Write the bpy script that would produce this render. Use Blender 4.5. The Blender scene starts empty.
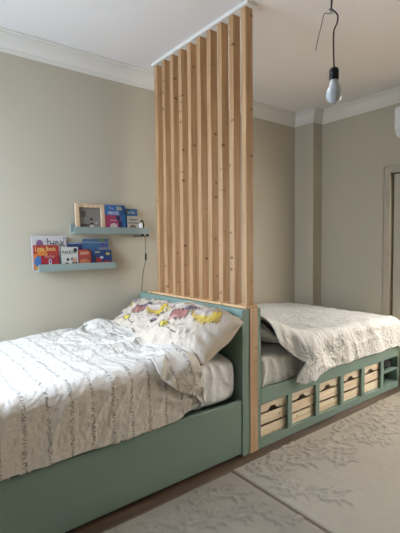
import bpy, bmesh, math, random
import numpy as np
from mathutils import Vector, Matrix

random.seed(7)
C = bpy.context.scene.collection
S = bpy.context.scene
PI = math.pi

# ------------------------------------------------------------ camera
cd = bpy.data.cameras.new('camera'); cam = bpy.data.objects.new('camera', cd); C.objects.link(cam)
cd.sensor_fit = 'HORIZONTAL'; cd.sensor_width = 36.0; cd.lens = 36.0 * 407.96 / 400.0
cd.clip_start = 0.02
_F = Vector((0.61369373, 0.78763043, -0.05493912)); _R = Vector((0.78841336, -0.61505222, -0.01073024)); _U = Vector((0.04224189, 0.03672966, 0.99843205))
M = Matrix((( _R.x, _U.x, -_F.x, -1.9574), (_R.y, _U.y, -_F.y, -3.4143), (_R.z, _U.z, -_F.z, 1.4897), (0, 0, 0, 1)))
cam.matrix_world = M
S.camera = cam
# ------------------------------------------------------------ world, light, exposure
S.view_settings.view_transform = 'Standard'; S.view_settings.look = 'None'
S.view_settings.gamma = 1.0; S.view_settings.use_curve_mapping = False
S.view_settings.exposure = 0.0
W = bpy.data.worlds.new('world'); S.world = W; W.use_nodes = True
bg = W.node_tree.nodes['Background']; bg.inputs[0].default_value = (0.80, 0.90, 1.0, 1); bg.inputs[1].default_value = 1.6

def area_light(name, loc, direction, sx, sy, power, col, spread=180):
    l = bpy.data.lights.new(name, 'AREA'); l.shape = 'RECTANGLE'; l.size = sx; l.size_y = sy
    l.energy = power; l.color = col; l.spread = math.radians(spread)
    o = bpy.data.objects.new(name, l); C.objects.link(o); o.location = loc
    o.rotation_euler = Vector(direction).to_track_quat('-Z', 'Y').to_euler()
    return o
# daylight in through the window of the left wall, and the balcony door of the right wall
WIN_Y0, WIN_Y1, WIN_Z0, WIN_Z1 = -1.60, -0.20, 0.95, 2.55
area_light('window_daylight', (-3.30, -0.85, 2.25), (1, 0, -0.34), 1.9, 1.9, 255, (0.64, 0.785, 1.0))
area_light('balcony_daylight', (3.20, -2.95, 1.9), (-1, 0.55, -0.70), 1.9, 2.0, 130, (1.0, 0.93, 0.84))

# ------------------------------------------------------------ helpers
def tag(o, label=None, cat=None, group=None, kind=None):
    if label: o['label'] = label
    if cat: o['category'] = cat
    if group: o['group'] = group
    if kind: o['kind'] = kind
    return o
def thing(name, label, cat, loc=(0, 0, 0), group=None, rot=(0, 0, 0)):
    o = bpy.data.objects.new(name, None); C.objects.link(o); o.empty_display_size = 0.05
    o.location = loc; o.rotation_euler = rot
    return tag(o, label, cat, group)
def wloc(o):
    v = Vector((0, 0, 0))
    while o is not None:
        v += o.location; o = o.parent
    return v
class MB:
    """collects shapes given in world coordinates (or local ones if built with local=True)"""
    def __init__(s): s.bm = bmesh.new()
    def box(s, x0, x1, y0, y1, z0, z1, bevel=0.0, seg=2):
        t = bmesh.new(); bmesh.ops.create_cube(t, size=1)
        for v in t.verts: v.co = Vector(((x0 + x1) / 2 + v.co.x * (x1 - x0), (y0 + y1) / 2 + v.co.y * (y1 - y0), (z0 + z1) / 2 + v.co.z * (z1 - z0)))
        if bevel: bmesh.ops.bevel(t, geom=t.edges[:], offset=bevel, segments=seg, affect='EDGES', profile=0.6)
        s._add(t); return s
    def prism(s, pts, vec, bevel=0.0):
        t = bmesh.new(); vs = [t.verts.new(p) for p in pts]; f = t.faces.new(vs)
        r = bmesh.ops.extrude_face_region(t, geom=[f]); bmesh.ops.translate(t, vec=vec, verts=[g for g in r['geom'] if isinstance(g, bmesh.types.BMVert)])
        bmesh.ops.recalc_face_normals(t, faces=t.faces[:])
        if bevel: bmesh.ops.bevel(t, geom=t.edges[:], offset=bevel, segments=2, affect='EDGES')
        s._add(t); return s
    def lathe(s, prof, c=(0, 0, 0), n=32):
        t = bmesh.new(); rings = []
        for r, z in prof:
            rings.append([t.verts.new((c[0] + r * math.cos(2 * PI * k / n), c[1] + r * math.sin(2 * PI * k / n), c[2] + z)) for k in range(n)])
        for a, b in zip(rings, rings[1:]):
            for k in range(n): t.faces.new((a[k], a[(k + 1) % n], b[(k + 1) % n], b[k]))
        t.faces.new(rings[0][::-1]); t.faces.new(rings[-1])
        bmesh.ops.remove_doubles(t, verts=t.verts[:], dist=1e-6)
        bmesh.ops.recalc_face_normals(t, faces=t.faces[:])
        s._add(t); return s
    def tube(s, pts, r, n=10, sub=6):
        P = [Vector(p) for p in pts]
        if len(P) > 2 and sub > 1:     # catmull-rom
            Q = []
            E = [P[0] * 2 - P[1]] + P + [P[-1] * 2 - P[-2]]
            for i in range(1, len(E) - 2):
                a, b, c, d = E[i - 1:i + 3]
                for k in range(sub):
                    t = k / sub
                    Q.append(0.5 * ((2 * b) + (c - a) * t + (2 * a - 5 * b + 4 * c - d) * t * t + (3 * b - a - 3 * c + d) * t ** 3))
            Q.append(P[-1]); P = Q
        t = bmesh.new(); rings = []; up = None
        for i, p in enumerate(P):
            d = (P[min(i + 1, len(P) - 1)] - P[max(i - 1, 0)]).normalized()
            if up is None: up = d.orthogonal().normalized()
            up = (up - d * up.dot(d)).normalized(); sd = d.cross(up)
            rings.append([t.verts.new(p + (up * math.cos(2 * PI * k / n) + sd * math.sin(2 * PI * k / n)) * r) for k in range(n)])
        for a, b in zip(rings, rings[1:]):
            for k in range(n): t.faces.new((a[k], a[(k + 1) % n], b[(k + 1) % n], b[k]))
        t.faces.new(rings[0][::-1]); t.faces.new(rings[-1])
        bmesh.ops.recalc_face_normals(t, faces=t.faces[:])
        s._add(t); return s
    def _add(s, t):
        me = bpy.data.meshes.new('t'); t.to_mesh(me); t.free(); s.bm.from_mesh(me); bpy.data.meshes.remove(me)
    def build(s, name, mat, parent=None, smooth=False, local=False):
        me = bpy.data.meshes.new(name); 
        if parent is not None and not local: bmesh.ops.translate(s.bm, vec=-wloc(parent), verts=s.bm.verts[:])
        s.bm.to_mesh(me); s.bm.free(); me.materials.append(mat)
        if smooth: me.polygons.foreach_set('use_smooth', [True] * len(me.polygons))
        o = bpy.data.objects.new(name, me); C.objects.link(o); o.parent = parent
        return o
def box(name, mat, x0, x1, y0, y1, z0, z1, parent=None, bevel=0.0, kind=None, label=None):
    o = MB().box(x0, x1, y0, y1, z0, z1, bevel).build(name, mat, parent)
    if kind: o['kind'] = kind
    if label: o['label'] = label
    return o
def copy_tree(o, parent=None):
    c = o.copy(); C.objects.link(c); c.parent = parent
    for ch in [x for x in bpy.data.objects if x.parent == o]: copy_tree(ch, c)
    return c
def grid_obj(name, V, mat, parent=None, uv=None, colors=None, thick=0.0, smooth=True, closed_u=False):
    """V: (n,m,3) vertex grid in world coordinates"""
    n, m = V.shape[:2]
    off = np.array(wloc(parent)) if parent is not None else np.zeros(3)
    co = (V - off).reshape(-1, 3)
    i, j = np.meshgrid(np.arange(n - 1), np.arange(m - 1), indexing='ij')
    a = (i * m + j).ravel(); F = np.stack([a, a + m, a + m + 1, a + 1], 1)
    me = bpy.data.meshes.new(name)
    me.vertices.add(len(co)); me.vertices.foreach_set('co', co.ravel())
    me.loops.add(F.size); me.loops.foreach_set('vertex_index', F.ravel())
    me.polygons.add(len(F)); me.polygons.foreach_set('loop_start', np.arange(len(F)) * 4); me.polygons.foreach_set('loop_total', np.full(len(F), 4))
    me.update(calc_edges=True)
    me.polygons.foreach_set('use_smooth', [smooth] * len(F))
    if uv is not None:
        l = me.uv_layers.new(name='UVMap'); l.data.foreach_set('uv', uv.reshape(-1, 2)[F.ravel()].ravel())
    if colors is not None:
        ca = me.color_attributes.new('print', 'FLOAT_COLOR', 'POINT')
        ca.data.foreach_set('color', np.concatenate([colors.reshape(-1, 3), np.ones((n * m, 1))], 1).ravel())
    me.materials.append(mat)
    o = bpy.data.objects.new(name, me); C.objects.link(o); o.parent = parent
    if thick:
        md = o.modifiers.new('thickness', 'SOLIDIFY'); md.thickness = thick; md.offset = -1
    return o

# ---- numpy noise
_rng = np.random.RandomState(11)
_perm = _rng.permutation(512)
_g = _rng.uniform(0, 2 * PI, 512)
def gnoise(x, y, seed=0):
    xi = np.floor(x).astype(int); yi = np.floor(y).astype(int); xf = x - xi; yf = y - yi
    def gr(ix, iy, dx, dy):
        h = _g[(_perm[(ix + _perm[(iy + seed * 37) % 512]) % 512])]
        return np.cos(h) * dx + np.sin(h) * dy
    u = xf ** 3 * (xf * (xf * 6 - 15) + 10); v = yf ** 3 * (yf * (yf * 6 - 15) + 10)
    a = gr(xi, yi, xf, yf); b = gr(xi + 1, yi, xf - 1, yf); c = gr(xi, yi + 1, xf, yf - 1); d = gr(xi + 1, yi + 1, xf - 1, yf - 1)
    return ((a + (b - a) * u) + ((c + (d - c) * u) - (a + (b - a) * u)) * v) * 1.5
def fbm(x, y, seed=0, oct=4):
    r = 0; a = 1; t = 0
    for k in range(oct):
        r = r + a * gnoise(x * 2 ** k, y * 2 ** k, seed + k); t += a; a *= 0.5
    return r / t
def ridge(x, y, seed=0):
    """sharp crests, soft valleys, warped"""
    wx = x + 0.6 * gnoise(x * 0.7, y * 0.7, seed + 5); wy = y + 0.6 * gnoise(x * 0.7 + 9, y * 0.7, seed + 6)
    return 1 - np.minimum(1, np.abs(gnoise(wx, wy, seed)) * 2.2)
def sstep(a, b, x):
    t = np.clip((x - a) / (b - a), 0, 1); return t * t * (3 - 2 * t)

# ------------------------------------------------------------ materials
def srgb(r, g, b):
    f = lambda c: (c / 255) / 12.92 if c / 255 <= 0.04045 else ((c / 255 + 0.055) / 1.055) ** 2.4
    return (f(r), f(g), f(b), 1)
def mat(name, col, rough=0.6, metal=0.0, bump=0.0, bscale=60, vary=0.0, vscale=4, spec=0.5, sheen=0.0):
    m = bpy.data.materials.new(name); m.use_nodes = True; nt = m.node_tree; b = nt.nodes['Principled BSDF']
    b.inputs['Base Color'].default_value = col; b.inputs['Roughness'].default_value = rough; b.inputs['Metallic'].default_value = metal
    b.inputs['Specular IOR Level'].default_value = spec; b.inputs['Sheen Weight'].default_value = sheen
    tc = nt.nodes.new('ShaderNodeTexCoord')
    if vary:
        n = nt.nodes.new('ShaderNodeTexNoise'); n.inputs['Scale'].default_value = vscale; n.inputs['Detail'].default_value = 4
        nt.links.new(tc.outputs['Object'], n.inputs['Vector'])
        mx = nt.nodes.new('ShaderNodeMix'); mx.data_type = 'RGBA'
        mx.inputs[6].default_value = tuple(c * (1 - vary) for c in col[:3]) + (1,); mx.inputs[7].default_value = tuple(min(1, c * (1 + vary)) for c in col[:3]) + (1,)
        nt.links.new(n.outputs['Fac'], mx.inputs[0]); nt.links.new(mx.outputs[2], b.inputs['Base Color'])
    if bump:
        n = nt.nodes.new('ShaderNodeTexNoise'); n.inputs['Scale'].default_value = bscale; n.inputs['Detail'].default_value = 3
        nt.links.new(tc.outputs['Object'], n.inputs['Vector'])
        bp = nt.nodes.new('ShaderNodeBump'); bp.inputs['Strength'].default_value = bump; bp.inputs['Distance'].default_value = 0.005
        nt.links.new(n.outputs['Fac'], bp.inputs['Height']); nt.links.new(bp.outputs['Normal'], b.inputs['Normal'])
    return m
def wood(name, light, dark, knot, stretch=(14, 14, 0.9), rough=0.6, kscale=(13, 13, 22), kamt=1.0):
    m = bpy.data.materials.new(name); m.use_nodes = True; nt = m.node_tree; b = nt.nodes['Principled BSDF']; b.inputs['Roughness'].default_value = rough
    N = nt.nodes.new; L = nt.links.new
    tc = N('ShaderNodeTexCoord'); oi = N('ShaderNodeObjectInfo')
    ml = N('ShaderNodeMath'); ml.operation = 'MULTIPLY'; ml.inputs[1].default_value = 37.0; L(oi.outputs['Random'], ml.inputs[0])
    cb = N('ShaderNodeCombineXYZ'); [L(ml.outputs[0], cb.inputs[k]) for k in range(3)]
    ad = N('ShaderNodeVectorMath'); ad.operation = 'ADD'; L(tc.outputs['Object'], ad.inputs[0]); L(cb.outputs[0], ad.inputs[1])
    mp = N('ShaderNodeMapping'); mp.inputs['Scale'].default_value = stretch; L(ad.outputs[0], mp.inputs[0])
    n1 = N('ShaderNodeTexNoise'); n1.inputs['Scale'].default_value = 2.2; n1.inputs['Detail'].default_value = 5; n1.inputs['Distortion'].default_value = 0.6; L(mp.outputs[0], n1.inputs['Vector'])
    r1 = N('ShaderNodeValToRGB'); r1.color_ramp.elements[0].position = 0.32; r1.color_ramp.elements[0].color = dark; r1.color_ramp.elements[1].position = 0.62; r1.color_ramp.elements[1].color = light
    L(n1.outputs['Fac'], r1.inputs[0])
    mk = N('ShaderNodeMapping'); mk.inputs['Scale'].default_value = kscale; L(ad.outputs[0], mk.inputs[0])
    vo = N('ShaderNodeTexVoronoi'); vo.inputs['Scale'].default_value = 1.0; L(mk.outputs[0], vo.inputs['Vector'])
    sc_ = N('ShaderNodeSeparateColor'); L(vo.outputs['Color'], sc_.inputs[0]); gt = N('ShaderNodeMath'); gt.operation = 'GREATER_THAN'; gt.inputs[1].default_value = .86; L(sc_.outputs[0], gt.inputs[0])
    rk = N('ShaderNodeMapRange'); rk.inputs[1].default_value = 0.10; rk.inputs[2].default_value = 0.30; rk.inputs[3].default_value = kamt; rk.inputs[4].default_value = 0; L(vo.outputs['Distance'], rk.inputs[0])
    kk = N('ShaderNodeMath'); kk.operation = 'MULTIPLY'; L(rk.outputs[0], kk.inputs[0]); L(gt.outputs[0], kk.inputs[1])
    mx = N('ShaderNodeMix'); mx.data_type = 'RGBA'; L(kk.outputs[0], mx.inputs[0]); L(r1.outputs[0], mx.inputs[6]); mx.inputs[7].default_value = knot
    L(mx.outputs[2], b.inputs['Base Color'])
    bp = N('ShaderNodeBump'); bp.inputs['Strength'].default_value = 0.15; bp.inputs['Distance'].default_value = 0.002; L(n1.outputs['Fac'], bp.inputs['Height']); L(bp.outputs[0], b.inputs['Normal'])
    return m
def attr_fabric(name, rough=0.9):
    m = bpy.data.materials.new(name); m.use_nodes = True; nt = m.node_tree; b = nt.nodes['Principled BSDF']; b.inputs['Roughness'].default_value = rough
    a = nt.nodes.new('ShaderNodeAttribute'); a.attribute_name = 'print'; nt.links.new(a.outputs['Color'], b.inputs['Base Color'])
    b.inputs['Sheen Weight'].default_value = 0.1
    tc = nt.nodes.new('ShaderNodeTexCoord'); n = nt.nodes.new('ShaderNodeTexNoise'); n.inputs['Scale'].default_value = 45; n.inputs['Detail'].default_value = 4
    nt.links.new(tc.outputs['Object'], n.inputs['Vector'])
    bp = nt.nodes.new('ShaderNodeBump'); bp.inputs['Strength'].default_value = 0.5; bp.inputs['Distance'].default_value = 0.006
    nt.links.new(n.outputs['Fac'], bp.inputs['Height']); nt.links.new(bp.outputs['Normal'], b.inputs['Normal'])
    return m
def m_math(nt, op, a, b=None, c=None):
    n = nt.nodes.new('ShaderNodeMath'); n.operation = op
    for k, v in enumerate((a, b, c)):
        if v is None: continue
        if isinstance(v, (int, float)): n.inputs[k].default_value = v
        else: nt.links.new(v, n.inputs[k])
    return n.outputs[0]
def script_fabric(name, base, ink, pitch, width, offset, bumpd=0.006):
    """cotton with rows of small handwriting-like figures; rows run along v, spaced by pitch in u (metres)"""
    m = bpy.data.materials.new(name); m.use_nodes = True; nt = m.node_tree; b = nt.nodes['Principled BSDF']; b.inputs['Roughness'].default_value = 0.9
    b.inputs['Sheen Weight'].default_value = 0.1
    N = nt.nodes.new; L = nt.links.new
    uv = N('ShaderNodeUVMap'); sp = N('ShaderNodeSeparateXYZ'); L(uv.outputs[0], sp.inputs[0])
    u = m_math(nt, 'ADD', sp.outputs[0], offset)
    md = m_math(nt, 'MODULO', u, pitch); du = m_math(nt, 'SUBTRACT', md, pitch / 2)
    row = m_math(nt, 'FLOOR', m_math(nt, 'DIVIDE', u, pitch))
    # glyphs: each 14 mm cell along v has its own width and shape
    vv = m_math(nt, 'ADD', sp.outputs[1], m_math(nt, 'MULTIPLY', row, 0.531))
    cb = N('ShaderNodeCombineXYZ'); L(m_math(nt, 'MULTIPLY', vv, 60), cb.inputs[0]); L(row, cb.inputs[1])
    nw = N('ShaderNodeTexNoise'); nw.inputs['Scale'].default_value = 1.0; nw.inputs['Detail'].default_value = 1; L(cb.outputs[0], nw.inputs['Vector'])
    wob = m_math(nt, 'MULTIPLY', m_math(nt, 'SUBTRACT', nw.outputs['Fac'], 0.5), 0.016)
    d1 = m_math(nt, 'ABSOLUTE', m_math(nt, 'SUBTRACT', du, wob))
    spine = m_math(nt, 'LESS_THAN', d1, 0.0007)
    cb2 = N('ShaderNodeCombineXYZ'); L(m_math(nt, 'MULTIPLY', vv, 150), cb2.inputs[0]); L(m_math(nt, 'MULTIPLY', du, 90), cb2.inputs[1]); L(row, cb2.inputs[2])
    n2 = N('ShaderNodeTexNoise'); n2.inputs['Scale'].default_value = 1.0; n2.inputs['Detail'].default_value = 1; L(cb2.outputs[0], n2.inputs['Vector'])
    glyph = m_math(nt, 'MULTIPLY', m_math(nt, 'GREATER_THAN', n2.outputs['Fac'], 0.53), m_math(nt, 'LESS_THAN', d1, width))
    allm = m_math(nt, 'MAXIMUM', spine, glyph)
    cb3 = N('ShaderNodeCombineXYZ'); L(m_math(nt, 'MULTIPLY', vv, 9), cb3.inputs[0]); L(row, cb3.inputs[1])
    n3 = N('ShaderNodeTexNoise'); n3.inputs['Scale'].default_value = 1.0; L(cb3.outputs[0], n3.inputs['Vector'])
    gaps = m_math(nt, 'GREATER_THAN', n3.outputs['Fac'], 0.40)
    fac = m_math(nt, 'MULTIPLY', m_math(nt, 'MULTIPLY', allm, gaps), 0.62)
    mx = N('ShaderNodeMix'); mx.data_type = 'RGBA'; L(fac, mx.inputs[0]); mx.inputs[6].default_value = base; mx.inputs[7].default_value = ink
    L(mx.outputs[2], b.inputs['Base Color'])
    nb = N('ShaderNodeTexNoise'); nb.inputs['Scale'].default_value = 38; nb.inputs['Detail'].default_value = 4; L(uv.outputs[0], nb.inputs['Vector'])
    bp = N('ShaderNodeBump'); bp.inputs['Strength'].default_value = 0.55; bp.inputs['Distance'].default_value = bumpd * 1.2
    L(nb.outputs['Fac'], bp.inputs['Height']); L(bp.outputs['Normal'], b.inputs['Normal'])
    return m
def sprig_fabric(name, base, ink):
    """white cotton scattered with small grey-green strokes"""
    m = bpy.data.materials.new(name); m.use_nodes = True; nt = m.node_tree; b = nt.nodes['Principled BSDF']; b.inputs['Roughness'].default_value = 0.9
    N = nt.nodes.new; L = nt.links.new
    uv = N('ShaderNodeUVMap'); mp = N('ShaderNodeMapping'); mp.inputs['Scale'].default_value = (50, 24, 1); mp.inputs['Rotation'].default_value = (0, 0, 0.5); L(uv.outputs[0], mp.inputs[0])
    vo = N('ShaderNodeTexVoronoi'); vo.inputs['Scale'].default_value = 1; L(mp.outputs[0], vo.inputs['Vector'])
    rk = N('ShaderNodeMapRange'); rk.inputs[1].default_value = 0.15; rk.inputs[2].default_value = 0.26; rk.inputs[3].default_value = 0.6; rk.inputs[4].default_value = 0; L(vo.outputs['Distance'], rk.inputs[0])
    mx = N('ShaderNodeMix'); mx.data_type = 'RGBA'; L(rk.outputs[0], mx.inputs[0]); mx.inputs[6].default_value = base; mx.inputs[7].default_value = ink
    L(mx.outputs[2], b.inputs['Base Color'])
    nb = N('ShaderNodeTexNoise'); nb.inputs['Scale'].default_value = 34; nb.inputs['Detail'].default_value = 4; L(uv.outputs[0], nb.inputs['Vector'])
    bp = N('ShaderNodeBump'); bp.inputs['Strength'].default_value = 0.55; bp.inputs['Distance'].default_value = 0.007
    L(nb.outputs['Fac'], bp.inputs['Height']); L(bp.outputs['Normal'], b.inputs['Normal'])
    return m

wall_m = mat('greige_wall_paint', srgb(186, 178, 158), 0.85, bump=0.05, bscale=180)
ceil_m = mat('white_ceiling_paint', srgb(232, 228, 224), 0.9, bump=0.04, bscale=120)
corn_m = mat('white_cornice_paint', srgb(222, 217, 207), 0.75)
green_m = mat('sage_green_paint', srgb(131, 154, 142), 0.42, bump=0.06, bscale=90, vary=0.03)
ledge_m = mat('pale_sage_paint', srgb(140, 155, 149), 0.5, vary=0.03)
trim_m = mat('greige_gloss_paint', srgb(178, 169, 149), 0.4)
slat_m = wood('pine_slat', srgb(185, 147, 106), srgb(162, 123, 82), srgb(112, 70, 40))
board_m = wood('pine_board', srgb(226, 186, 140), srgb(205, 160, 112), srgb(140, 90, 52), stretch=(14, 0.9, 14), kscale=(13, 13, 22))
post_m = wood('pine_post', srgb(208, 176, 140), srgb(188, 150, 112), srgb(150, 96, 58), stretch=(10, 10, 0.8), kamt=0.6)
crate_m = wood('pale_crate_pine', srgb(246, 230, 202), srgb(228, 202, 166), srgb(160, 112, 70), stretch=(0.9, 14, 14), kscale=(20, 20, 24), kamt=0.7)
floor_m = wood('brown_floor_board', srgb(104, 82, 66), srgb(80, 62, 50), srgb(66, 48, 38), stretch=(0.7, 8, 8), rough=0.4, kamt=0.2)
rug_m = srgb(167, 158, 143)
rug2_m = srgb(148, 139, 125)
rugedge_m = mat('rug_binding', srgb(120, 106, 92), 0.9)
sheet_m = mat('white_cotton_sheet', srgb(244, 244, 244), 0.9, bump=0.3, bscale=30)
black_m = mat('black_plastic', srgb(18, 18, 18), 0.4)
cable_m = mat('dark_cable', srgb(45, 38, 34), 0.5)
wire_m = mat('copper_core_wire', srgb(100, 88, 80), 0.4, metal=0.4)
steel_m = mat('steel', srgb(170, 168, 165), 0.3, metal=0.9)
white_m = mat('white_plastic', srgb(232, 232, 230), 0.35)
bulb_m = mat('frosted_bulb_glass', srgb(226, 232, 236), 0.16, spec=0.6)
bulb_m.node_tree.nodes['Principled BSDF'].inputs['Transmission Weight'].default_value = 0.3
glass_m = mat('clear_glass', (1, 1, 1, 1), 0.0); _b = glass_m.node_tree.nodes['Principled BSDF']; _b.inputs['Transmission Weight'].default_value = 1.0; _b.inputs['IOR'].default_value = 1.01
duvet_m = script_fabric('cream_cotton_with_script_rows', srgb(224, 216, 204), srgb(70, 60, 54), 0.1145, 0.011, 5.0 - 0.045)
sprig_m = sprig_fabric('white_cotton_with_grey_sprigs', srgb(228, 227, 223), srgb(148, 148, 140))
pillow_m = attr_fabric('printed_pillow_cotton')
rugpile_m = attr_fabric('carved_rug_pile', 0.95)
dark_m = mat('charcoal_cloth', srgb(46, 46, 50), 0.95, bump=0.6, bscale=80)
terra_m = mat('ochre_render', srgb(226, 190, 138), 0.9, bump=0.3, bscale=30)
paper_m = mat('white_paper', srgb(230, 226, 216), 0.8)

# ------------------------------------------------------------ the room
XL, XR, YB, H = -2.6, 2.4286, -5.2, 3.10
DY0, DY1, DZ = -3.60, -1.175, 2.235       # balcony door opening
box('floor', floor_m, XL - .2, XR + .2, YB - .2, .2, -0.12, 0.0, kind='structure')
box('ceiling', ceil_m, XL - .2, XR + .2, YB - .2, .2, H, H + .12, kind='structure')
box('wall_back', wall_m, XL - .2, XR + .2, 0, .2, 0, H, kind='structure')
box('wall_front', wall_m, XL - .2, XR + .2, YB - .2, YB, 0, H, kind='structure')
m = MB().box(XL - .2, XL, YB, WIN_Y0, 0, H).box(XL - .2, XL, WIN_Y1, 0, 0, H).box(XL - .2, XL, WIN_Y0, WIN_Y1, 0, WIN_Z0).box(XL - .2, XL, WIN_Y0, WIN_Y1, WIN_Z1, H)
tag(m.build('wall_left', wall_m), kind='structure')
m = MB().box(XR, XR + .2, DY1, 0, 0, H).box(XR, XR + .2, DY0, DY1, DZ, H).box(XR, XR + .2, YB, DY0, 0, H)
tag(m.build('wall_right', wall_m), kind='structure')
XCOL, YCOL = 2.2556, -0.2871
box('trim_1', wall_m, XCOL, XR, YCOL, 0, 0, H, kind='structure')       # boxed pier in the corner

def sweep(name, mat_, path, prof, kind='structure'):
    """path: list of (x,y) along walls, room on the left; prof: (out from wall, z)"""
    t = bmesh.new(); P = [Vector((x, y)) for x, y in path]; rings = []
    for i, p in enumerate(P):
        ns = []
        if i > 0: d = (p - P[i - 1]).normalized(); ns.append(Vector((-d.y, d.x)))
        if i < len(P) - 1: d = (P[i + 1] - p).normalized(); ns.append(Vector((-d.y, d.x)))
        if len(ns) == 2:
            b = ns[0] + ns[1]; b = b / (1 + ns[0].dot(ns[1]))
        else: b = ns[0]
        rings.append([t.verts.new((p.x + b.x * o, p.y + b.y * o, z)) for o, z in prof])
    k = len(prof)
    for a, b in zip(rings, rings[1:]):
        for j in range(k): t.faces.new((a[j], a[(j + 1) % k], b[(j + 1) % k], b[j]))
    t.faces.new(rings[0]); t.faces.new(rings[-1][::-1])
    bmesh.ops.recalc_face_normals(t, faces=t.faces[:])
    me = bpy.data.meshes.new(name); t.to_mesh(me); t.free(); me.materials.append(mat_)
    o = bpy.data.objects.new(name, me); C.objects.link(o); o['kind'] = kind
    return o
z0 = 2.957
cp = [(0, H), (0, z0), (.010, z0), (.012, z0 + .012), (.018, z0 + .016), (.020, z0 + .030), (.030, z0 + .045), (.046, z0 + .070), (.060, z0 + .100), (.064, z0 + .112), (.076, z0 + .116), (.078, z0 + .126), (.092, z0 + .130), (.094, H)]
sweep('trim_2', corn_m, [(XR, YB), (XR, YCOL), (XCOL, YCOL), (XCOL, 0), (XL, 0), (XL, YB), (XR, YB)], cp)
bp_ = [(0, 0), (0.014, 0), (.014, .075), (.010, .085), (0, .085)]
sweep('baseboard_right', trim_m, [(XR, DY1 + .1), (XR, YCOL), (XCOL, YCOL), (XCOL, 0)], bp_)
sweep('baseboard_back', trim_m, [(XCOL, 0), (2.2, 0)], bp_)

# window in the left wall
wf = MB()
fx0, fx1 = XL - .13, XL - .07
for a, b, c, d in ((WIN_Y0, WIN_Y0 + .06, WIN_Z0, WIN_Z1), (WIN_Y1 - .06, WIN_Y1, WIN_Z0, WIN_Z1), (WIN_Y0, WIN_Y1, WIN_Z0, WIN_Z0 + .06), (WIN_Y0, WIN_Y1, WIN_Z1 - .06, WIN_Z1), ((WIN_Y0 + WIN_Y1) / 2 - .025, (WIN_Y0 + WIN_Y1) / 2 + .025, WIN_Z0, WIN_Z1)):
    wf.box(fx0, fx1, a, b, c, d)
w1 = tag(wf.build('window_1', white_m), kind='structure')
tag(MB().box(XL - .02, XL + .05, WIN_Y0 - .05, WIN_Y1 + .05, WIN_Z0 - .035, WIN_Z0).build('window_sill', white_m, w1), kind='structure')

# balcony door: casing, leaf with tall pane
cs = [(0, 0), (.018, 0), (.022, .018), (.014, .032), (.014, .062), (.024, .070), (.024, .09), (0, .09)]
dc = MB()
cw = .09
for (o0, o1, th) in ((0.0, .014, .022), (.014, .03, .030), (.03, .072, .016), (.072, .09, .026)):
    # o measured from the opening edge outwards; a stepped moulding mitred at the corners
    y1i, y1o = DY1 + o0, DY1 + o1; zi, zo = DZ + o0, DZ + o1; y0i, y0o = DY0 - o0, DY0 - o1
    dc.box(XR - th, XR, y1i, y1o, 0, zi); dc.box(XR - th, XR, y0o, y0i, 0, zi); dc.box(XR - th, XR, y0o, y1o, zi, zo)
tag(dc.build('door_1', trim_m), kind='structure')
lf = thing('balcony_door', 'greige glazed balcony door set in the right wall by the bed foot', 'door', (XR + .05, DY1 - .05, 0))
LX0, LX1 = XR + .03, XR + .075
b = MB()
ly1, ly0 = DY1 - .016, DY0 + .016
b.box(LX0, LX1, ly1 - .085, ly1, .01, DZ - .012, .004); b.box(LX0, LX1, ly0, ly0 + .085, .01, DZ - .012, .004)
b.box(LX0, LX1, ly0 + .085, ly1 - .085, DZ - .10, DZ - .012, .004); b.box(LX0, LX1, ly0 + .085, ly1 - .085, .01, .32, .004)
b.box(LX0 + .002, LX1 - .002, ly0 + .085, ly1 - .085, 1.0, 1.06, .004)
b.build('door_leaf', trim_m, lf)
box('pane', glass_m, LX0 + .02, LX0 + .026, ly0 + .085, ly1 - .085, .32, DZ - .10, lf)
tag(MB().box(XR + .08, XR + .2, DY1 - .05, DY1, 0, DZ).box(XR + .08, XR + .2, DY0, DY0 + .05, 0, DZ).box(XR + .08, XR + .2, DY0, DY1, DZ - .05, DZ).build('door_light_stop', trim_m, bpy.data.objects['door_1']), kind='structure')  # stop added behind the leaf to keep daylight out of the gap
hd = MB().box(LX0 - .012, LX0, ly0 + .022, ly0 + .062, 1.02, 1.20, .003).tube([(LX0 - .01, ly0 + .042, 1.14), (LX0 - .05, ly0 + .042, 1.14), (LX0 - .05, ly0 + .16, 1.14)], .008, sub=1)
hd.build('handle', black_m, lf)
# the balcony beyond: floor slab and parapet wall
box('floor_balcony', terra_m, XR + .2, 4.6, -4.2, .2, -.12, -.02, kind='structure')
o = box('wall_balcony', terra_m, 4.1, 4.25, -4.2, .2, -.02, 1.9, kind='structure')

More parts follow.
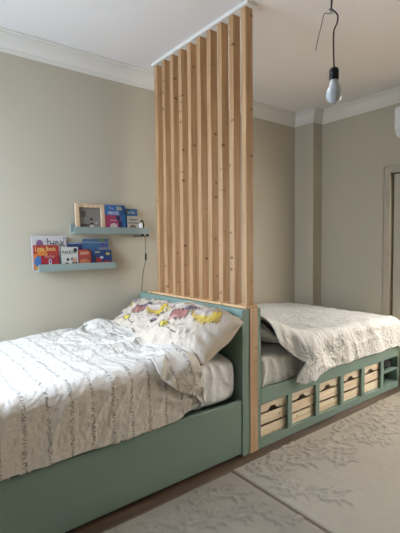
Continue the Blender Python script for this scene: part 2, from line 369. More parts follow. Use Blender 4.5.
# ------------------------------------------------------------ rugs
def leaf_field(X, Y, stems, seed):
    """carved leafy sprigs: height 0..1"""
    h = np.zeros_like(X); rnd = random.Random(seed)
    for pts, n, ln in stems:
        pts = [Vector(p) for p in pts]
        Q = []
        for i in range(len(pts) - 1):
            a = pts[max(i - 1, 0)]; b_ = pts[i]; c = pts[i + 1]; d = pts[min(i + 2, len(pts) - 1)]
            for k in range(10):
                t = k / 10; Q.append(0.5 * ((2 * b_) + (c - a) * t + (2 * a - 5 * b_ + 4 * c - d) * t * t + (3 * b_ - a - 3 * c + d) * t ** 3))
        for q, q2 in zip(Q, Q[1:]):       # stem
            _cap(h, X, Y, q, q2, .006)
        L_ = len(Q) - 2
        for k in range(n):
            i = int(L_ * (k + rnd.random()) / n); q = Q[i]; d = (Q[i + 1] - q)
            ang = math.atan2(d.y, d.x) + (1 if k % 2 else -1) * rnd.uniform(.4, 1.0)
            l = ln * rnd.uniform(.8, 1.4); w = l * rnd.uniform(.08, .125)
            cx, cy = q.x + math.cos(ang) * l * .55, q.y + math.sin(ang) * l * .55
            m_ = (np.abs(X - cx) < l) & (np.abs(Y - cy) < l)
            if not m_.any(): continue
            dx, dy = X[m_] - cx, Y[m_] - cy
            u = dx * math.cos(ang) + dy * math.sin(ang); v = -dx * math.sin(ang) + dy * math.cos(ang) + 1.6 * u * u / l * (1 if k % 3 else -1)
            e = 1 - (u / (l * .5)) ** 2 - (v / w) ** 2 * (1 + .5 * u / l)
            hh = np.clip(e * 3, 0, 1) * (.55 + .45 * np.clip(np.abs(v) / (w * .22), 0, 1))
            h[m_] = np.maximum(h[m_], hh)
    return h
def _cap(h, X, Y, a, b_, r):
    m_ = (np.abs(X - a.x) < .1) & (np.abs(Y - a.y) < .1)
    if not m_.any(): return
    d = b_ - a; L2 = max(d.length_squared, 1e-9)
    t = np.clip(((X[m_] - a.x) * d.x + (Y[m_] - a.y) * d.y) / L2, 0, 1)
    dist = np.hypot(X[m_] - a.x - d.x * t, Y[m_] - a.y - d.y * t)
    h[m_] = np.maximum(h[m_], np.clip(1.6 - dist / r, 0, 1) * .8)
def rug(name, x0, x1, y0, y1, mt, stems, seed, label, th=.012, step=.011):
    nx = int((x1 - x0) / step); ny = int((y1 - y0) / step)
    x = np.linspace(x0, x1, nx); y = np.linspace(y0, y1, ny); X, Y = np.meshgrid(x, y, indexing='ij')
    h = leaf_field(X, Y, stems, seed)
    ed = np.minimum(np.minimum(X - x0, x1 - X), np.minimum(Y - y0, y1 - Y))
    Z = th + .008 * h + .0025 * fbm(X * 5, Y * 5, seed) + .0008 * fbm(X * 40, Y * 40, seed)
    Z = .001 + (Z - .001) * np.clip(ed / .012 + .15, 0, 1) ** .5
    Z[0, :] = Z[-1, :] = .001; Z[:, 0] = Z[:, -1] = .001
    t = thing(name, label, 'rug', ((x0 + x1) / 2, (y0 + y1) / 2, 0))
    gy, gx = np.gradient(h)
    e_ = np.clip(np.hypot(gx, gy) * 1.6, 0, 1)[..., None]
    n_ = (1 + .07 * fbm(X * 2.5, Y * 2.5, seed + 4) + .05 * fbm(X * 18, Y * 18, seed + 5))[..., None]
    cl = np.array(mt[:3]) * n_ * (1 - .15 * e_) * (1 + .10 * (h[..., None] > .3))  # carved edges darkened, leaves lightened: relief shade and highlight put into the colour
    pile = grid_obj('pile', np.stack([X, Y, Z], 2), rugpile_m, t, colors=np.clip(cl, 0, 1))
    e = MB()
    w = .005
    e.box(x0 - w, x1 + w, y0 - w, y0 + .004, .0005, .009, .002).box(x0 - w, x1 + w, y1 - .004, y1 + w, .0005, .009, .002)
    e.box(x0 - w, x0 + .004, y0, y1, .0005, .009, .002).box(x1 - .004, x1 + w, y0, y1, .0005, .009, .002)
    e.build('binding', rugedge_m, t)
    return t
rr = random.Random(3)
stA = [([(-.12, -1.95), (-.02, -1.68), (.2, -1.56), (.5, -1.62), (.85, -1.78), (1.2, -1.85)], 44, .13),
       ([(-.16, -1.62), (.05, -1.6), (.3, -1.72), (.62, -1.72)], 26, .11),
       ([(.35, -1.9), (.6, -1.75), (.9, -1.6), (1.3, -1.62), (1.7, -1.56)], 40, .13),
       ([(.85, -1.95), (1.2, -1.75), (1.6, -1.8), (2.0, -1.6)], 34, .13),
       ([(1.3, -1.58), (1.6, -1.68), (1.9, -1.95), (2.0, -2.3)], 30, .12),
       ([(-.1, -1.75), (.0, -2.0), (.12, -2.1)], 12, .10),
       ([(1.2, -1.9), (1.3, -2.2), (1.2, -2.5)], 18, .12)]
rug('carved_rug', -.205, 2.28, -3.35, -1.485, rug_m, stA, 5, 'pale beige rug with carved leaf pattern beside the bed with crates')
stB = [([(-1.25, -1.62), (-1.0, -1.58), (-.75, -1.66), (-.5, -1.6), (-.3, -1.75)], 30, .11),
       ([(-.9, -1.56), (-.7, -1.75), (-.42, -1.85), (-.3, -2.1)], 24, .11),
       ([(-1.3, -1.8), (-1.0, -1.9), (-.7, -2.1), (-.5, -2.3)], 26, .12)]
rug('carved_rug', -2.50, -.219, -3.35, -1.495, rug2_m, stB, 9, 'taupe carved rug in front of the bed with the script print duvet')

# ------------------------------------------------------------ first bed
YS = -1.40
b1 = thing('bed_frame', 'sage green panelled bed frame left of the slatted divider', 'bed', (-1.05, -.7, 0))
box('headboard', green_m, -.026, .044, YS, -.004, 0, 1.037, b1, .004)
box('side_panel', green_m, -2.12, -.027, YS + .006, YS + .034, .022, .400, b1, .003)
box('side_panel', green_m, -2.12, -.027, -.034, -.006, .022, .400, b1, .003)
box('foot_panel', green_m, -2.148, -2.121, YS + .006, -.006, .022, .400, b1, .003)
box('mattress_base', green_m, -2.12, -.028, YS + .035, -.035, .34, .362, b1)
box('plinth', mat('shadow_gap_plinth', srgb(52, 42, 36), .8), -2.10, -.03, YS + .03, -.03, 0, .021, b1)  # recessed base coloured dark to stand for the shadow gap under the panels

def mattress(name, label, x0, x1, y0, y1, z0, z1, mt, r=.055, uvmat=False, seed=1):
    """rounded block with soft crinkles in its sheet"""
    nu, nv = 220, 150
    t = thing(name, label, 'mattress', ((x0 + x1) / 2, (y0 + y1) / 2, z0))
    # cross-section loop around y/z, capped by squeezing the ends
    a = np.linspace(0, 2 * PI, nv); u = np.linspace(0, 1, nu)
    A, U_ = np.meshgrid(a, u)
    e = 5.5
    cs_, sn = np.cos(A), np.sin(A); k = (np.abs(cs_) ** e + np.abs(sn) ** e) ** (-1 / e)
    x = x0 + (x1 - x0) * U_
    end = np.minimum(x - x0, x1 - x); q = np.sqrt(np.clip(1 - (1 - np.clip(end / r, 0, 1)) ** 2, 0, 1))
    hy, hz = (y1 - y0) / 2, (z1 - z0) / 2
    sy = (hy - r + r * q) / hy; sz = (hz - r + r * q) / hz
    cap = (end <= 0); sy = np.where(cap, 0.001, sy); sz = np.where(cap, 0.001, sz)
    Y = (y0 + y1) / 2 + hy * cs_ * k * sy; Z = (z0 + z1) / 2 + hz * sn * k * sz
    w = .016 * ridge(x * 6, Z * 2.5 + Y * .6, seed) + .009 * fbm(x * 14, Z * 9 + Y * 3, seed + 2)
    side = sstep(.2, .6, -cs_ * k)
    Y = Y - side * (w - .014) * (Z > z0 + .02)
    V = np.stack([x, Y, Z], 2)
    uv = np.stack([x, A / (2 * PI) * (2 * (y1 - y0) + 2 * (z1 - z0))], 2)
    grid_obj('sheet', V, mt, t, uv=uv)
    return t
mattress('mattress', 'mattress in plain white sheet under the script print duvet', -2.10, -.035, -1.360, -.04, .365, .712, sheet_m, seed=3)

# duvet with its head end folded back
def duvet_one():
    r = .075; zt = .785; yf = -1.335; y0 = -.018
    arc0 = abs(yf - y0)
    na, nb = 400, 300
    xfoot = -2.17
    B = np.linspace(0, 1, nb)
    tot = arc0 + r * PI / 2 + (zt - r - .412)
    rf = .016
    a_max = 2.9
    sA = np.linspace(0, 1, na)
    SS, BB = np.meshgrid(sA, B, indexing='ij')
    b_ = BB * tot
    # head edge and fold length across the bed
    xe = -.445 + .03 * np.sin(b_ * 4.5) + .012 * gnoise(b_ * 7, b_ * 0 + 3, 4) - .07 * sstep(.25, .0, b_) + .01 * sstep(1.2, 1.7, b_)
    Lf = .15 + .035 * gnoise(b_ * 4, b_ * 0 + 1, 8) + .12 * sstep(1.0, 1.35, b_) - .24 * sstep(1.38, 1.75, b_) - .05 * sstep(.3, .0, b_)
    alen = (xe - xfoot) + PI * rf + Lf
    a = SS * alen
    flat = xe - xfoot
    t = a - flat
    x = np.where(t < 0, xfoot + a, np.where(t < PI * rf, xe + rf * np.sin(np.clip(t / rf, 0, PI)), xe - (t - PI * rf)))
    off = np.where(t < 0, 0, np.where(t < PI * rf, rf * (1 - np.cos(np.clip(t / rf, 0, PI))), 2 * rf * (1 - .5 * sstep(PI * rf, 1, t / np.maximum(alen - flat, 1e-3)))))
    fold = sstep(0, PI * rf, t)
    # hem height: rises towards the folded corner
    hemz = .412 + .075 * sstep(-.62, -.42, x) + .008 * np.sin(x * 9)
    # base surface
    s1 = np.clip(b_ - arc0, 0, r * PI / 2); th = s1 / r
    s2 = np.clip(b_ - arc0 - r * PI / 2, 0, 10)
    full = tot - arc0 - r * PI / 2
    s2 = s2 * ((zt - r - hemz) / full)
    Y = y0 - np.minimum(b_, arc0) - r * np.sin(th)
    Z = zt - r * (1 - np.cos(th)) - s2
    ny, nz = -np.sin(th), np.cos(th)
    # droop at the wall and thinner towards the foot
    Z = Z - .045 * sstep(.16, 0, b_) ** 1.5 * (1 - fold)
    Z = Z - .03 * sstep(-.9, -2.1, x) * (1 - sstep(arc0, tot, b_))
    # puffs and wrinkles
    top = 1 - sstep(arc0 - .05, arc0 + .2, b_)
    near = sstep(-1.15, -.5, x)
    diag = x * .8 + b_ * .6; dg2 = -x * .6 + b_ * .8
    d = .016 * fbm(x * 2.6 + 3, b_ * 3.0, 1, 2)
    d = d + (.006 + .014 * near) * (ridge(diag * 2.6, dg2 * 6.0, 2) - .4) * (.25 + .75 * top)
    d = d + (.0032 + .003 * near) * (ridge(x * 13, b_ * 11, 7) - .5) * (.3 + .7 * top) + .0022 * (ridge(x * 26 + b_ * 6, b_ * 18, 31) - .5)
    d = d + .006 * (ridge(x * 6 + b_ * 2, b_ * 1.8, 12) - .4) * (1 - top)
    d = d + .0012 * fbm(x * 40, b_ * 40, 9, 2)
    # radiating creases from the wall-side bunch
    rx, ry = x + .62, b_ - .05; an = np.arctan2(ry, -rx); rad = np.hypot(rx, ry)
    d = d + .012 * np.exp(-(rad / .42) ** 2) * (np.sin(an * 8 + 1.3 * gnoise(rad * 8, an * 2, 3)) + .7)
    # the bunch itself
    d = d + .050 * np.exp(-((x + .52) / .09) ** 2 - ((b_ - .12) / .11) ** 2)
    d = d + .012 * fold * (ridge(x * 7 + 4, b_ * 5, 15) - .3) + .008 * fold * np.sin(b_ * 11 + 4 * gnoise(b_ * 3, x * 3, 2))
    # front corner flap bulges
    d = d + .022 * fold * np.exp(-((b_ - arc0 - .12) / .12) ** 2)
    o_ = off + d
    Y = np.minimum(Y + ny * o_, -.006); Z = Z + nz * o_
    # keep clear of the side panel
    Y = np.where(Z < .412, np.minimum(Y, YS - .004), Y)
    # foot end rolls down
    ft = sstep(xfoot + .09, xfoot, x) * (t < 0)
    Z = np.maximum(Z - ft * .30, .415)
    V = np.stack([x, Y, Z], 2)
    uv = np.stack([np.minimum(a, alen) + xfoot, b_], 2)
    o = grid_obj('duvet', V, duvet_m, None, uv=uv, thick=.007)
    return tag(o, 'rumpled cream duvet with rows of black script, its head end folded back', 'duvet')
duvet_one()

# pillows
def pillow_print(U, V, seed):
    base = np.array(srgb(206, 191, 172)[:3]); col = np.tile(base, U.shape + (1,))
    def put(mask, c): col[mask] = np.array(srgb(*c)[:3])
    def ell(cx, cy, a, b_, ang):
        cx, cy, a, b_ = cx * 1.05 + .02, cy * 1.35 - .14, a * 1.2, b_ * 1.75
        dx, dy = U - cx, V - cy; c, s = math.cos(ang), math.sin(ang)
        u = dx * c + dy * s + .02 * gnoise(U * 9, V * 9, seed); v = -dx * s + dy * c + .02 * gnoise(U * 9, V * 9, seed + 2)
        return (u / a) ** 2 + (v / b_) ** 2 < 1
    def ring(cx, cy, a, b_, ang, w): return ell(cx, cy, a, b_, ang) & ~ell(cx, cy, a - w, b_ - w, ang)
    dk = (70, 52, 52); ye = (208, 178, 84); ye2 = (210, 190, 84); mv = (168, 112, 104); vi = (140, 118, 132)
    # yellow plumed figure on the left third
    put(ell(-.60, .22, .26, .085, 1.0), ye2); put(ring(-.60, .22, .26, .085, 1.0, .022), dk)
    put(ell(-.52, .42, .05, .10, .6), vi); put(ell(-.70, -.10, .17, .05, -.1), dk); put(ell(-.70, -.07, .11, .03, -.1), vi)
    put(ell(-.64, .26, .07, .03, 1.0), (120, 96, 80)); put(ell(-.58, .14, .03, .07, .2), dk)
    # mauve and violet figures in the middle
    put(ell(-.05, .16, .20, .12, .9), mv); put(ring(-.05, .16, .21, .13, .9, .02), dk); put(ell(.06, .42, .07, .14, -.6), vi); put(ring(.06, .42, .07, .14, -.6, .02), dk)
    put(ell(-.10, .02, .12, .03, .7), (196, 150, 138)); put(ell(-.18, -.20, .10, .07, .5), ye2); put(ring(-.18, -.20, .11, .08, .5, .018), dk)
    # golden crescent on the right
    put(ell(.46, .40, .27, .23, .3), ye); put(ell(.38, .47, .21, .17, .3), (206, 190, 178)); put(ring(.46, .40, .27, .23, .3, .016), (150, 116, 60))
    put(ell(.62, .50, .07, .10, .3), (214, 184, 74))
    # scribbled strokes under the figures
    st = (np.abs(V + .50 + .05 * np.sin(U * 9) + .03 * gnoise(U * 30, V * 0, seed)) < .018) & (U > -.75) & (U < .28) & (gnoise(U * 11, V * 3, seed + 1) > -.12)
    put(st, dk)
    return col
def pillow(center, ex, ey, L_, D, T, seed, label, mt=None, twist=0.0, name='pillow', plain=False, uvm=False, group=None):
    """ex: direction of the long side, ey: direction of the short side (up the slope)"""
    n, m_ = 190, 150
    ex = Vector(ex).normalized(); ey = Vector(ey); ey = (ey - ex * ey.dot(ex)).normalized(); ez = ex.cross(ey)
    th = np.linspace(-1, 1, n); ph = np.linspace(0, 2 * PI, m_)
    # loop round v/thickness for each u
    Ug, Pg = np.meshgrid(th, ph, indexing='ij')
    cv, sv = np.cos(Pg), np.sin(Pg)
    v = np.sign(cv) * np.abs(cv) ** .72
    Uc = np.sign(Ug) * np.abs(Ug) ** .85
    inset_v = 1 - .05 * (1 - np.abs(Uc) ** 2.2) - .16 * sstep(.80, 1.0, np.abs(Uc))
    inset_u = 1 - .05 * (1 - np.abs(v) ** 2.2)
    edge = np.clip(1 - np.abs(Uc) ** 3.0, 0, 1) ** .58
    zz = np.sign(sv) * np.abs(sv) ** 1.1 * edge
    X = Uc * inset_u * L_ / 2; Yv = v * inset_v * D / 2
    crease = .017 * (ridge(Uc * 2.2 + 3, v * 1.8, seed) - .4) + .010 * (ridge(Uc * 6, v * 4 + sv, seed + 3) - .4) + .004 * fbm(Uc * 14, v * 12, seed, 2)
    rad = .012 * np.sin(np.arctan2(v, Uc) * 15 + seed) * sstep(.55, .95, np.maximum(np.abs(Uc), np.abs(v)))
    Zt = zz * T / 2 * (1 + .18 * gnoise(Uc * 1.3 + seed, v * 1.3, seed)) + (crease + rad) * edge * (zz > 0)
    Yv = Yv + twist * Uc
    c = np.array(center); P = c + X[..., None] * np.array(ex) + Yv[..., None] * np.array(ey) + Zt[..., None] * np.array(ez)
    # soft filling yields to the headboard and the mattress
    if plain: P[..., 0] = np.maximum(P[..., 0], .160); P[..., 2] = np.maximum(P[..., 2], .704)
    else: P[..., 0] = np.where(P[..., 1] > YS - .01, np.minimum(P[..., 0], -.029), P[..., 0]); P[..., 2] = np.maximum(P[..., 2], .716)
    cols = None
    if not plain:
        cols = pillow_print(Uc, v, seed); back = sv < 0; cols[back] = np.array(srgb(206, 191, 172)[:3])
    uv = np.stack([X, Yv + np.where(sv < 0, 1.0, 0)], 2)
    o = grid_obj(name, P, mt or pillow_m, None, uv=uv, colors=cols)
    return tag(o, label, 'pillow', group)
# ex runs away from the wall (-Y), ey up the slope towards the headboard
pillow((-.225, -.400, .855), (0.03, -1, 0), (.36, 0, .23), .68, .47, .20, 2, 'printed cream pillow nearer the long wall, partly behind the other pillow')
pillow((-.275, -1.092, .868), (0.07, -1, -.07), (.36, 0, .21), .72, .50, .29, 5, 'printed cream pillow at the front edge of the bed by the divider post', twist=.02)

# ------------------------------------------------------------ slatted divider
dv = thing('slatted_divider', 'floor to ceiling divider of upright pine slats between the two beds', 'room divider', (.06, -.8, 0))
s0 = MB().box(-.0325, .0325, -.0225, .0225, 1.0565, 3.072, .0025).build('slat', slat_m, dv, local=True)
s0.location = (.055 - .06, -.262 + .8, 0)
for k in range(1, 10):
    s = s0.copy(); C.objects.link(s); s.parent = dv; s.location = (.055 - .06, -.262 - .1237 * k + .8, 0)
box('top_board', board_m, .006, .128, YS - .002, -.10, 1.039, 1.056, dv, .002)
box('cross_beam', board_m, .046, .121, -1.33, -.005, .96, 1.038, dv, .002)
box('end_post', post_m, .046, .122, YS - .004, YS + .066, 0, 1.038, dv, .003)
box('ceiling_rail', corn_m, .008, .100, -1.430, -.21, 3.0725, 3.0995, dv, .002, label='white painted ceiling rail')

# ------------------------------------------------------------ second bed
X2a, X2b = .123, 2.192
b2 = thing('storage_bed_frame', 'sage green open bed frame with storage cells right of the divider', 'bed', (1.15, -.7, 0))
RT = .438
box('headboard', green_m, X2a, X2a + .034, YS, -.004, 0, 1.03, b2, .003)
box('top_rail', green_m, X2a + .0345, X2b - .0205, YS, YS + .022, .325, RT, b2, .003)
box('top_rail', green_m, X2a + .0345, X2b - .0205, -.03, -.008, .325, RT, b2, .003)
box('bottom_rail', green_m, X2a + .0345, X2b - .0205, YS, YS + .022, 0.002, .062, b2, .003)
box('foot_panel', green_m, X2b - .02, X2b, YS, -.008, 0.0, .440, b2, .003)
box('floor_board', green_m, X2a + .035, X2b - .021, YS + .0225, YS + .44, .044, .062, b2)
box('back_board', green_m, X2a + .035, X2b - .021, YS + .441, YS + .455, .0, .32, b2)
box('mattress_base', green_m, X2a + .035, X2b - .021, YS + .023, -.031, .345, .362, b2)
divs = [.482, .831, 1.183, 1.523, 1.868]
for xd in divs:
    box('divider', green_m, xd - .024, xd + .024, YS + .001, YS + .022, .0625, .3245, b2, .002)
    box('divider_board', green_m, xd - .009, xd + .009, YS + .0225, YS + .44, .0625, .3445, b2)
box('shelf', green_m, divs[-1] + .0245, X2b - .021, YS + .004, YS + .44, .188, .204, b2, .002)

# crates
def make_crate(x0, x1):
    cx = (x0 + x1) / 2; w = (x1 - x0) / 2
    t = thing('wooden_crate', '', 'crate', (cx, YS + .20, .0625))
    yf, yb = YS + .030, YS + .40
    zb, hb = .0645, .074; gap = .017
    for side_y in (yf, yb - .009):
        for k in range(3):
            z = zb + k * (hb + gap)
            if k == 2:
                a = .052; pts = [(cx - w, z), (cx - a, z), (cx - a, z + .010), (cx - a * .62, z + .012), (cx - a * .52, z + .028), (cx + a * .52, z + .028), (cx + a * .62, z + .012), (cx + a, z + .010), (cx + a, z), (cx + w, z), (cx + w, z + hb), (cx - w, z + hb)]
                MB().prism([(p[0], side_y, p[1]) for p in pts], (0, .009, 0)).build('front_board' if side_y == yf else 'back_board', crate_m, t)
            else:
                MB().box(cx - w, cx + w, side_y, side_y + .009, z, z + hb, .0012).build('front_board' if side_y == yf else 'back_board', crate_m, t)
    for sx in (-1, 1):
        xs = cx + sx * (w - .0045)
        for k in range(3):
            z = zb + k * (hb + gap)
            MB().box(xs - .0045, xs + .0045, yf + .0092, yb - .0092, z, z + hb).build('side_board', crate_m, t)
        for yy in (yf + .019, yb - .019):
            MB().box(cx + sx * (w - .018) - .009, cx + sx * (w - .018) + .009, yy - .0095, yy + .0095, zb, zb + 3 * hb + 2 * gap - .004).build('corner_post', crate_m, t)
    MB().box(cx - w + .0095, cx + w - .0095, yf + .0095, yb - .0095, zb, zb + .008).build('bottom', crate_m, t)
    return t
cells = [(X2a + .036, divs[0] - .009)] + [(divs[k] + .009, divs[k + 1] - .009) for k in range(4)]
place = ['pale pine crate in the bed cell right beside the divider post, leftmost of five', 'pale pine crate under the bed, second from the divider post',
         'pale pine crate in the middle of the five under the bed', 'pale pine crate under the bed, fourth from the divider post',
         'pale pine crate under the bed, next to the two small shelf cells']
cr = make_crate(cells[0][0] + .004, cells[0][1] - .004)
cx0 = (cells[0][0] + cells[0][1]) / 2
for k, (a, b_) in enumerate(cells):
    c_ = cr if k == 0 else copy_tree(cr)
    c_.location.x = (a + b_) / 2 + (0, .002, -.002, .001, -.002)[k]; c_['label'] = place[k]; c_['group'] = 'pine crates under the second bed'
# dark cloth bag in the top small cell
def bag():
    n, m_ = 60, 50; th = np.linspace(0, PI, n); ph = np.linspace(0, 2 * PI, m_); T_, P_ = np.meshgrid(th, ph, indexing='ij')
    e = .45; f = lambda v: np.sign(v) * np.abs(v) ** e
    X = f(np.sin(T_)) * f(np.cos(P_)) * .118; Y = f(np.sin(T_)) * f(np.sin(P_)) * .13; Z = f(np.cos(T_)) * .056
    d = 1 + .12 * (ridge(P_ * 3, T_ * 3, 4) - .7)
    d = np.where(Z < -.03, .95, d); 
    V = np.stack([2.018 + X * d, -1.245 + Y * d, .2655 - .005 + np.maximum(Z * d, -.056)], 2)
    V[:, -1] = V[:, 0]
    return grid_obj('folded_bag', V, dark_m)
tag(bag(), 'crumpled charcoal cloth bag in the small upper cell at the bed foot', 'bag')

mattress('mattress', 'mattress in sprigged white sheet on the storage bed', X2a + .045, X2b - .03, -1.372, -.035, .364, .70, sprig_m, seed=8)
pillow((.335, -.985, .808), (0.0, -1, 0), (.32, 0, -.20), .72, .38, .14, 12, 'sprigged pillow tucked under the duvet at the storage bed head, front one', sprig_m, plain=True)
pillow((.335, -.335, .808), (0.0, -1, 0), (.32, 0, -.20), .50, .37, .13, 14, 'sprigged pillow tucked under the duvet at the storage bed head, wall side', sprig_m, plain=True)

def duvet_two():
    r = .07; y0 = -.018; yf = -1.355; arc0 = abs(yf - y0)
    x0 = .168; xe = 2.10; re = .09
    na, nb = 380, 300
    # head part lies over the pillows
    full = r * PI / 2 + .32
    tot = arc0 + full
    flat = xe - x0; la = flat + re * PI / 2 + .20
    SS, BB = np.meshgrid(np.linspace(0, 1, na), np.linspace(0, 1, nb), indexing='ij')
    b_ = BB * tot; sB = np.clip((b_ - arc0) / full, 0, 1)
    # the front head corner is pulled away: the head edge slants towards the foot down the drape
    a0 = np.interp(sB, [0, .15, .40, .50, .60, .75, 1.0], [.02, .05, .13, .26, .41, .38, .34]) + .008 * np.sin(b_ * 9)
    a0 = a0 * (sB > 0) + (.012 + .01 * np.sin(b_ * 7)) * (sB <= 0)
    a = a0 + SS * (la - a0)
    ta = np.clip(a - flat, 0, re * PI / 2) / re; sa = np.clip(a - flat - re * PI / 2, 0, 10)
    X = x0 + np.minimum(a, flat) + re * np.sin(ta)
    dropx = re * (1 - np.cos(ta)) + sa
    Xn, Zn = np.sin(ta), np.cos(ta)
    tb = np.clip(b_ - arc0, 0, r * PI / 2) / r; sb = np.clip(b_ - arc0 - r * PI / 2, 0, 10)
    zt = .752 + .215 * (1 - sstep(.10, .74, X)) - .03 * sstep(1.6, 2.1, X)
    low = .445 - .055 * np.exp(-((X - .64) / .14) ** 2)
    hem = (zt - r - low) / .32
    Y = y0 - np.minimum(b_, arc0) - r * np.sin(tb)
    Z = zt - r * (1 - np.cos(tb)) - sb * hem - dropx
    Yn = -np.sin(tb); nz = np.cos(tb) * Zn
    top = 1 - sstep(arc0 - .05, arc0 + .15, b_)
    d = .014 * fbm(X * 2.8, b_ * 3, 21, 2) + .006 * (ridge(X * 3.2 + b_ * 1.5, b_ * 5 - X * 2, 22) - .4)
    d = d + .0034 * (ridge(X * 11, b_ * 9, 23) - .5) + .0024 * (ridge(X * 24 + b_ * 5, b_ * 15, 32) - .5) + .001 * fbm(X * 40, b_ * 40, 24, 2)
    side = 1 - top
    d = d + side * (.010 * np.sin(X * 13 - b_ * 5 + 2.6 * gnoise(X * 3, b_ * 2, 3)) * sstep(0, .3, sB) + .008 * (ridge(X * 6 - b_ * 3, b_ * 1.6, 25) - .4)) * (.35 + .65 * (1 - sstep(1.3, 2.0, X)))
    d = d + .040 * side * np.exp(-((X - .66) / .13) ** 2) + .004
    d = d + .02 * np.exp(-((X - .8) / .25) ** 2 - ((b_ - 1.25) / .2) ** 2)
    Y = np.minimum(Y + Yn * d, -.006); X = X + Xn * d * .6; Z = Z + nz * d
    Z = np.maximum(Z, np.where((Y < YS + .03) , .40, .445) + .004 * np.sin(X * 30))
    Y = np.where(Z < .45, np.minimum(Y, YS - .005), Y)
    Y = np.where((Z < .50), np.minimum(Y, YS - .004 + .0 * Y), Y) if False else Y
    V = np.stack([X, Y, Z], 2)
    uv = np.stack([a, b_], 2)
    o = grid_obj('duvet', V, sprig_m, None, uv=uv, thick=.010)
    return tag(o, 'white duvet with grey sprigs hanging over the front of the storage bed', 'duvet')
duvet_two()

# ------------------------------------------------------------ picture ledges
def ledge(x0, x1, z0, z1, label):
    t = thing('picture_ledge', label, 'shelf', ((x0 + x1) / 2, 0, z0), 'picture ledges on the long wall')
    box('base', ledge_m, x0, x1, -.088, -.0125, z0, z0 + .012, t, .001)
    box('front_lip', ledge_m, x0, x1, -.100, -.0885, z0 - .002, z1, t, .0015)
    box('back_plate', ledge_m, x0, x1, -.012, -.001, z0, z1 + .03, t, .0015)
    return t
ledge(-.69, .028, 1.590, 1.645, 'pale sage picture ledge, the upper one, holding the wooden frame')
ledge(-.985, -.315, 1.285, 1.340, 'pale sage picture ledge, the lower one, holding a row of picture books')

TXT_MAT = {}
def ink(c):
    k = 'ink_%d_%d_%d' % c
    if k not in TXT_MAT: TXT_MAT[k] = mat(k.replace('ink', 'print_colour'), srgb(*(v * .86 for v in c)), .6)
    return TXT_MAT[k]
def text_mesh(body, size, matl, parent, x, z, y, sx=1.0, bold=0.0):
    cu = bpy.data.curves.new('t', 'FONT'); cu.body = body; cu.size = size; cu.extrude = .0003; cu.offset = bold; cu.resolution_u = 3
    tmp = bpy.data.objects.new('t', cu); C.objects.link(tmp)
    dg = bpy.context.evaluated_depsgraph_get(); me = bpy.data.meshes.new_from_object(tmp.evaluated_get(dg))
    bpy.data.objects.remove(tmp)
    me.transform(Matrix.Translation((x, y, z)) @ Matrix.Rotation(PI / 2, 4, 'X') @ Matrix.Diagonal((sx, 1, 1, 1)))
    me.materials.clear(); me.materials.append(matl)
    o = bpy.data.objects.new('title', me); C.objects.link(o); o.parent = parent
    return o
def patch(parent, name, shapes, col, y=-.0006):
    """flat printed shapes on a cover; shapes: ('r',x0,x1,z0,z1) or ('e',cx,cz,rx,rz)"""
    if len(shapes) > 1:
        for s in shapes: patch(parent, name, [s], col, y)
        return
    bm = bmesh.new()
    for s in shapes:
        if s[0] == 'r': pts = [(s[1], s[3]), (s[2], s[3]), (s[2], s[4]), (s[1], s[4])]
        elif s[0] == 'e': pts = [(s[1] + s[3] * math.cos(2 * PI * k / 20), s[2] + s[4] * math.sin(2 * PI * k / 20)) for k in range(20)]
        else: pts = s[1:]
        bm.faces.new([bm.verts.new((p[0], y, p[1])) for p in pts])
    me = bpy.data.meshes.new(name); bm.to_mesh(me); bm.free(); me.materials.append(ink(col))
    o = bpy.data.objects.new(name, me); C.objects.link(o); o.parent = parent
    return o
def book(x0, x1, zb, zt, yb, lean, cover, label, thick=.008, roll=0.0, group='picture books on the lower ledge'):
    """front cover lies in local y=0 facing -y, origin at its lower left corner"""
    w, h = x1 - x0, zt - zb
    t = thing('picture_book', label, 'book', (x0, yb, zb), group, (-lean, roll, 0))
    MB().box(0, w, 0, .0012, 0, h, .0003).box(0, w, thick - .0012, thick, 0, h, .0003).box(-.0005, .0012, 0, thick, 0, h, .0003).build('cover', ink(cover), t, local=True)
    MB().box(.0012, w - .003, .0012, thick - .0012, .002, h - .002).build('pages', paper_m, t, local=True)
    return t, w, h
ZB = 1.2985
def layer(y): return y
# back row
t, w, h = book(-1.015, -.735, ZB, 1.570, -.043, .07, (222, 218, 214), 'tall white book with a purple disc on its cover, back left of the lower ledge', .010)
patch(t, 'cover_picture', [('e', .062, .205, .028, .036)], (150, 106, 150)); patch(t, 'cover_dots', [('e', .125, .245, .006, .008), ('e', .262, .250, .007, .008), ('e', .175, .205, .006, .008)], (92, 70, 110))
text_mesh('THINK', .072, ink((62, 56, 78)), t, .112, .183, -.0006, .72, .0006)
t, w, h = book(-.725, -.600, ZB, 1.515, -.043, .07, (52, 66, 120), 'navy book standing behind the panda book on the lower ledge', .008)
patch(t, 'cover_band', [('r', 0.002, w - .002, h - .012, h - .002)], (150, 176, 190))
t, w, h = book(-.592, -.356, ZB, 1.545, -.043, .07, (66, 112, 158), 'blue book standing at the back right of the lower ledge', .009)
patch(t, 'cover_picture', [('r', .0, w, h - .035, h - .024), ('r', .14, w - .01, h - .095, h - .075)], (146, 154, 160)); patch(t, 'cover_spot', [('e', .19, h - .055, .03, .02)], (96, 86, 150)); patch(t, 'cover_leaf', [('e', .175, h - .012, .03, .008)], (122, 140, 70))
